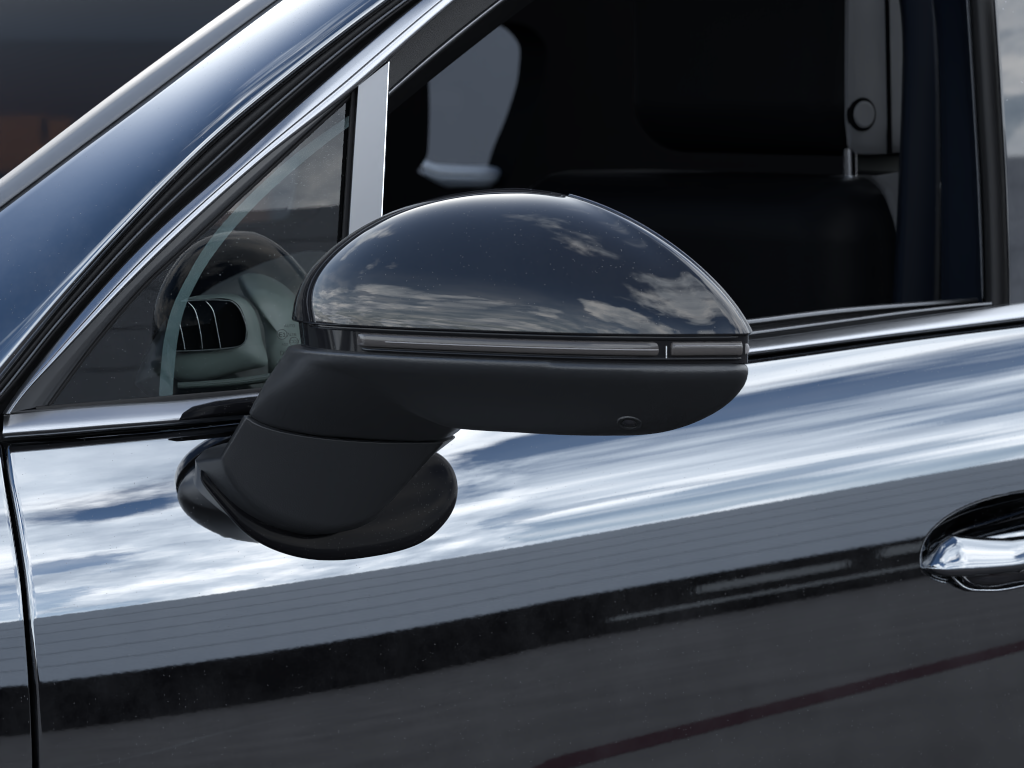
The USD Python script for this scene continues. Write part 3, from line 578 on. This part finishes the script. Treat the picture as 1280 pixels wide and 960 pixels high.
# rear side window as one dark pane
ribbon('rear_window', rear_door, [(1345, -250), (1800, -300), (2300, -380)], [(1345, 376), (1800, 320), (2300, 250)], S_glass, [(0, 0), (0.5, 0), (1, 0)], PIANO, n=40)
FY = 1.56
far_hole = [(522, 214), (535, 190), (537, 130), (536, 92), (560, 66), (600, 40), (630, 27), (656, 31), (674, 44), (683, 62), (681, 92), (668, 140), (648, 190), (640, 215), (628, 235), (566, 236), (545, 228)]
fh = hit(curve(far_hole+[far_hole[0]], 90, True), plane_y(FY))
wall = Polygon([(-0.4, 0.3), (2.6, 0.3), (2.6, 1.62), (0.5, 1.62), (-0.4, 1.15)]).difference(Polygon(fh[:, [0, 2]])).difference(Polygon([(0.36, 1.06), (0.98, 1.10), (1.02, 1.40), (0.86, 1.43), (0.60, 1.33)]).buffer(0.02))
fm = trimesh.creation.extrude_polygon(wall, 0.05, engine='earcut'); v = np.array(fm.vertices); fm.vertices = np.c_[v[:, 0], FY+v[:, 2], v[:, 1]]; fm.fix_normals()
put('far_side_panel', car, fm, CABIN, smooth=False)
pg = fh[:, None]*0.0 + fh[:, None]; 
patch('far_window', car, [(500, 10), (700, 10), (700, 250), (500, 250)], plane_y(FY+0.055), FGLASS, prof=[(t_, 0) for t_ in (0, 0.5, 1)], n=40, smooth=False)
put('far_window', car, box((0.3, FY+0.052, 1.0), (1.1, FY+0.056, 1.5)), FGLASS, smooth=False)
ribbon('far_window_sill', car, [(524, 196), (550, 205), (600, 207), (642, 206)], [(535, 232), (560, 238), (600, 238), (634, 234)], plane_y(FY+0.02), roll(0.4, 0.03), plain('lit_sill', {'base_color': (0.22, 0.26, 0.32), 'roughness': 0.35}), n=40)  # light caught by the sill is put into its pale colour
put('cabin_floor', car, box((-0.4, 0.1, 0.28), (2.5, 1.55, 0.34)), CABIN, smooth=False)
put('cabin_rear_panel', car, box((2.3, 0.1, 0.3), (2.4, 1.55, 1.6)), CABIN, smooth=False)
# dark inner door panel
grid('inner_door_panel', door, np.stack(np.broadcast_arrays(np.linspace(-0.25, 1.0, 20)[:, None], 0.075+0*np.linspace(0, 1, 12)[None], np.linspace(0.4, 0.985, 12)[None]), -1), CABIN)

# front seat
seat = xf('front_seat', car)
def at(px, y): return hit(np.array([px], float), plane_y(y))[0]
hr = at((1052, 100), 0.30); hb = at((1052, 197), 0.30)
put('headrest', seat, tm(rbox((hr[0], 0.30, hb[2]), (hr[0]+0.16, 0.60, hb[2]+0.19), 0.045, 28)), LEATHER, smooth=50)
patch('headrest_side', seat, [(1057, -60), (1056, 60), (1056, 150), (1060, 186), (1075, 193), (1100, 193), (1130, 190), (1146, 175), (1150, 60), (1150, -60)], plane_y(0.2985), LEATHER_LIT, prof=[(0, 0), (0.7, 0), (0.9, 0.002), (1, 0.009)], n=100, smooth=False)  # added paler panel, paints the lit side of the headrest
bc = at((1079, 143), 0.2975)
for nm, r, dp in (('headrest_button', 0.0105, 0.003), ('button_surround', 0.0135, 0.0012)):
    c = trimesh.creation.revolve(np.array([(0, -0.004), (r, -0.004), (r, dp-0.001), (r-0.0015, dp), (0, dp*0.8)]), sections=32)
    c.apply_transform(trimesh.geometry.align_vectors([0, 0, 1], [0, -1, 0])); c.apply_translation((bc[0], 0.298, bc[2])); put(nm, seat, c, LEATHER_LIT if nm == 'headrest_button' else CABIN, smooth=35)
s0, s1 = at((1108, -20), 0.2985), at((1112, 192), 0.2985)
tb = trimesh.creation.cylinder(0.0022, segment=[s0, s1], sections=10); put('headrest_piping', seat, tb, CABIN)
for yy in (0.325,):
    p0, p1 = at((1063, 186), 0.325), at((1063, 226), 0.325)
    put('headrest_post', seat, trimesh.creation.cylinder(0.0058, segment=[(p0[0], yy, p0[2]), (p1[0], yy, p1[2]-0.02)], sections=16), CHROME, smooth=40)
cpost = at((1072, 226), 0.325); put('post_collar', seat, tm(rbox((cpost[0]-0.018, 0.31, cpost[2]-0.01), (cpost[0]+0.016, 0.345, cpost[2]+0.004), 0.004)), SATIN, smooth=40)
bk = at((1090, 300), 0.22); bt = at((1000, 232), 0.3)
put('backrest', seat, tm(rbox((bk[0]-0.02, 0.245, 0.45), (bk[0]+0.16, 0.70, bt[2]+0.005), 0.05, 28)), LEATHER, smooth=50)
ribbon('seat_side_bolster', seat, [(1080, 222), (1101, 238), (1112, 275), (1116, 330), (1113, 400), (1108, 520)], [(1128, 214), (1134, 238), (1140, 275), (1142, 330), (1142, 400), (1140, 520)], plane_y(0.243), [(0, 0.02), (0.1, 0.008), (0.25, 0.002), (0.5, 0), (1, 0)], LEATHER_LIT, n=60)  # lit edge of the bolster, painted with the paler leather
ribbon('seat_belt', car, [(1068, 187), (1100, 184), (1140, 183)], [(1068, 214), (1100, 216), (1140, 217)], plane_y(0.36), roll(0.1, 0.002), BELT, n=20)

# dashboard seen through the quarter glass
dash = xf('dashboard', car)
dome = lambda d: [(0, 0), (0.4, d*0.06), (0.6, d*0.16), (0.75, d*0.3), (0.88, d*0.55), (0.96, d*0.8), (1, d*1.2)]
patch('instrument_hood', dash, [(232, 392), (246, 372), (270, 356), (296, 343), (330, 328), (360, 319), (384, 314), (404, 314), (420, 322), (432, 345), (432, 480), (232, 490)], plane_y(0.30), DASHD, prof=dome(0.10), n=160, smooth=False)
patch('instrument_binnacle', dash, [(300, 345), (322, 342), (345, 350), (362, 362), (376, 382), (384, 410), (388, 440), (388, 480), (330, 480), (322, 430), (314, 385)], plane_y(0.20), DASHM, prof=dome(0.05), n=160)
patch('dash_end', dash, [(168, 480), (172, 466), (184, 440), (203, 404), (222, 384), (236, 375), (262, 368), (295, 367), (310, 373), (322, 388), (330, 410), (335, 455), (335, 500), (190, 500)], plane_y(0.13), DASHD, prof=dome(0.03), n=160, smooth=False)
patch('vent_panel', dash, [(214, 400), (222, 380), (240, 371), (265, 368), (292, 368), (306, 374), (317, 387), (324, 405), (329, 430), (333, 456), (318, 461), (216, 470)], plane_y(0.117), DASHM, prof=dome(0.012), n=160)
vent = xf('air_vent', dash)
patch('vent_cavity', dash, [(219, 378), (235, 374.5), (262, 373.5), (288, 374.5), (297, 380), (304, 392), (309, 412), (308, 425), (302, 432), (288, 436), (250, 438), (219, 439)], plane_y(0.113), CABIN, n=100, prof=[(0, 0), (1, 0)])
vr = curve([(226, 376.5), (262, 375), (286, 376), (296, 382), (303, 394), (308, 413), (307, 425), (301, 432), (288, 435), (219, 439)], 80)
vn = np.stack([-np.gradient(vr[:, 1]), np.gradient(vr[:, 0])], -1); vn /= np.linalg.norm(vn, axis=1, keepdims=True)
ribbon('vent_frame', dash, vr-vn*0.9, vr+vn*0.9, plane_y(0.111), [(0, 0.002), (0.5, 0), (1, 0.002)], SATIN, n=80, smooth=False)
for pts in ([(224.5, 405), (228, 420), (231, 437)], [(235, 378), (243, 387), (249, 408), (253, 436)], [(257, 376.5), (266, 388), (271, 410), (275.5, 435)]):
    c = curve(pts, 30)
    ribbon('vent_vane', dash, c-[0.9, 0], c+[0.9, 0], plane_y(0.111), [(0, 0.002), (0.5, 0), (1, 0.002)], CHROME, n=30)
ribbon('dash_ledge', dash, [(222, 478), (270, 475), (340, 466)], [(222, 487), (270, 485), (340, 477)], plane_y(0.10), roll(0.4, 0.006), DASHM, n=30)
# reflection along the windscreen edge, put in as a pale translucent strip
ribbon('edge_reflection_band', car, [(199, 500), (203, 440), (212, 395), (236, 342), (262, 300), (310, 246), (360, 200), (436, 145)], [(216, 500), (220, 440), (228, 395), (250, 345), (276, 306), (322, 254), (370, 210), (436, 158)], plane_y(0.085), [(0, 0), (1, 0)], plain('edge_reflection', {'base_color': (0.16, 0.21, 0.225), 'roughness': 0.3, 'alpha': 0.42}), n=60)
# etched marks on the quarter glass
def mark(text, px, h, name='etched_text'):
    m = meshkit.text_mesh(text, 1.0, depth=0.01); v = np.array(m.vertices)
    P = hit(np.stack([px[0]+v[:, 0]*h, px[1]-v[:, 1]*h], -1), S_glass, -0.0006+v[:, 2]*0.0)
    put(name, door, (P, np.array(m.faces)), PRINT, smooth=False)
def ringmark(c, r, w=0.8):
    a = np.linspace(0, 2*np.pi, 37); o = np.stack([np.cos(a), np.sin(a)*0.98], -1)
    ribbon('etched_ring', door, c+o*(r-w/2), c+o*(r+w/2), S_glass, [(0, 0), (1, 0)], PRINT, n=40, lift=-0.0006)
mark('E', (348.5, 421), 6); mark('17', (353, 421), 5); ringmark(np.array([352.5, 418]), 6.2)
mark('CCC', (362, 429), 4.2); ringmark(np.array([367.5, 427]), 5.6)
mark('AUTO', (355, 409), 3.6); mark('43R', (361, 420), 3.6); mark('AS2', (352, 432), 3.0); mark('DOT', (350, 444), 5.5)

# ------------------------------------------------------------------ what stands around and is seen in the paint and through the windows
rl = box((-7.5, -0.12, 0.001), (16, 0.12, 0.005)); rl.apply_transform(trimesh.transformations.rotation_matrix(math.radians(-28.7), [0, 0, 1])); rl.apply_translation((3.86, -4.36, 0))
put('red_line', G, rl, REDP, smooth=False, kind='structure')
tj = np.array([(-2.5, -9.0), (0.51, -11.98), (3.04, -16.59), (7.83, -20.63), (17.05, -23.69), (21.84, -27.35)])
tc_ = curve(tj, 80); tn = np.stack([-np.gradient(tc_[:, 1]), np.gradient(tc_[:, 0])], -1); tn /= np.linalg.norm(tn, axis=1, keepdims=True)
grid('tar_joint', G, np.stack([np.c_[tc_-tn*0.05, np.full(80, 0.004)], np.c_[tc_+tn*0.05, np.full(80, 0.004)]], 1), CRACK, toward=np.array([0, 0, 50.]), kind='structure')
hall = xf('grey_hall', label='long grey clad hall with dark ground floor, mirrored in the car door', category='building')
HY = -45.0
put('wall', hall, box((-60, HY-12, 0.0), (190, HY-0.05, 8.3)), CLADJ, smooth=False)
put('ground_floor_glazing', hall, box((-60, HY-0.045, 0.0), (190, HY+0.02, 2.45)), DARKW, smooth=False)
rows = 6; h0, h1 = 2.5, 8.4
for r in range(rows):
    za, zb = h0+(h1-h0)*r/rows, h0+(h1-h0)*(r+1)/rows-0.035
    for x in (-60.0, 66.0):
        put('cladding_panel', hall, box((x, HY-0.05, za), (x+(125.96 if x < 0 else 124.0), HY+0.05, zb)), CLAD, smooth=False)
for x, w, za, zb in ((34.4, 2.6, 1.45, 1.85), (37.6, 3.6, 1.7, 2.15), (33.0, 6.0, 0.75, 0.95)):
    put('window', hall, box((x, HY, za), (x+w, HY+0.06, zb)), LITEW, smooth=False)
shop = xf('brick_shed', label='low brown brick shed with orange lamps, seen dimly through the windscreen', category='shed')
put('wall', shop, box((1.0, 9.0, 0), (5.75, 11.5, 1.33)), FARB, smooth=False)
put('roof', shop, box((0.9, 8.9, 1.33), (5.85, 11.6, 1.40)), CLADJ, smooth=False)
for x, w, z, h in ((4.93, 0.10, 1.03, 0.07), (4.55, 0.40, 0.95, 0.16)):
    put('sign_board', shop, box((x, 8.95, z), (x+w, 8.99, z+h)), ORANGE, smooth=False)
far = xf('pale_grey_building', label='plain grey wall seen through the far side window', category='building')
put('wall', far, box((2.0, 12, 0), (60, 22, 7.6)), FARW, smooth=False)
put('roof_edge', far, box((1.9, 11.9, 7.6), (60.1, 22.1, 7.9)), CLADJ, smooth=False)
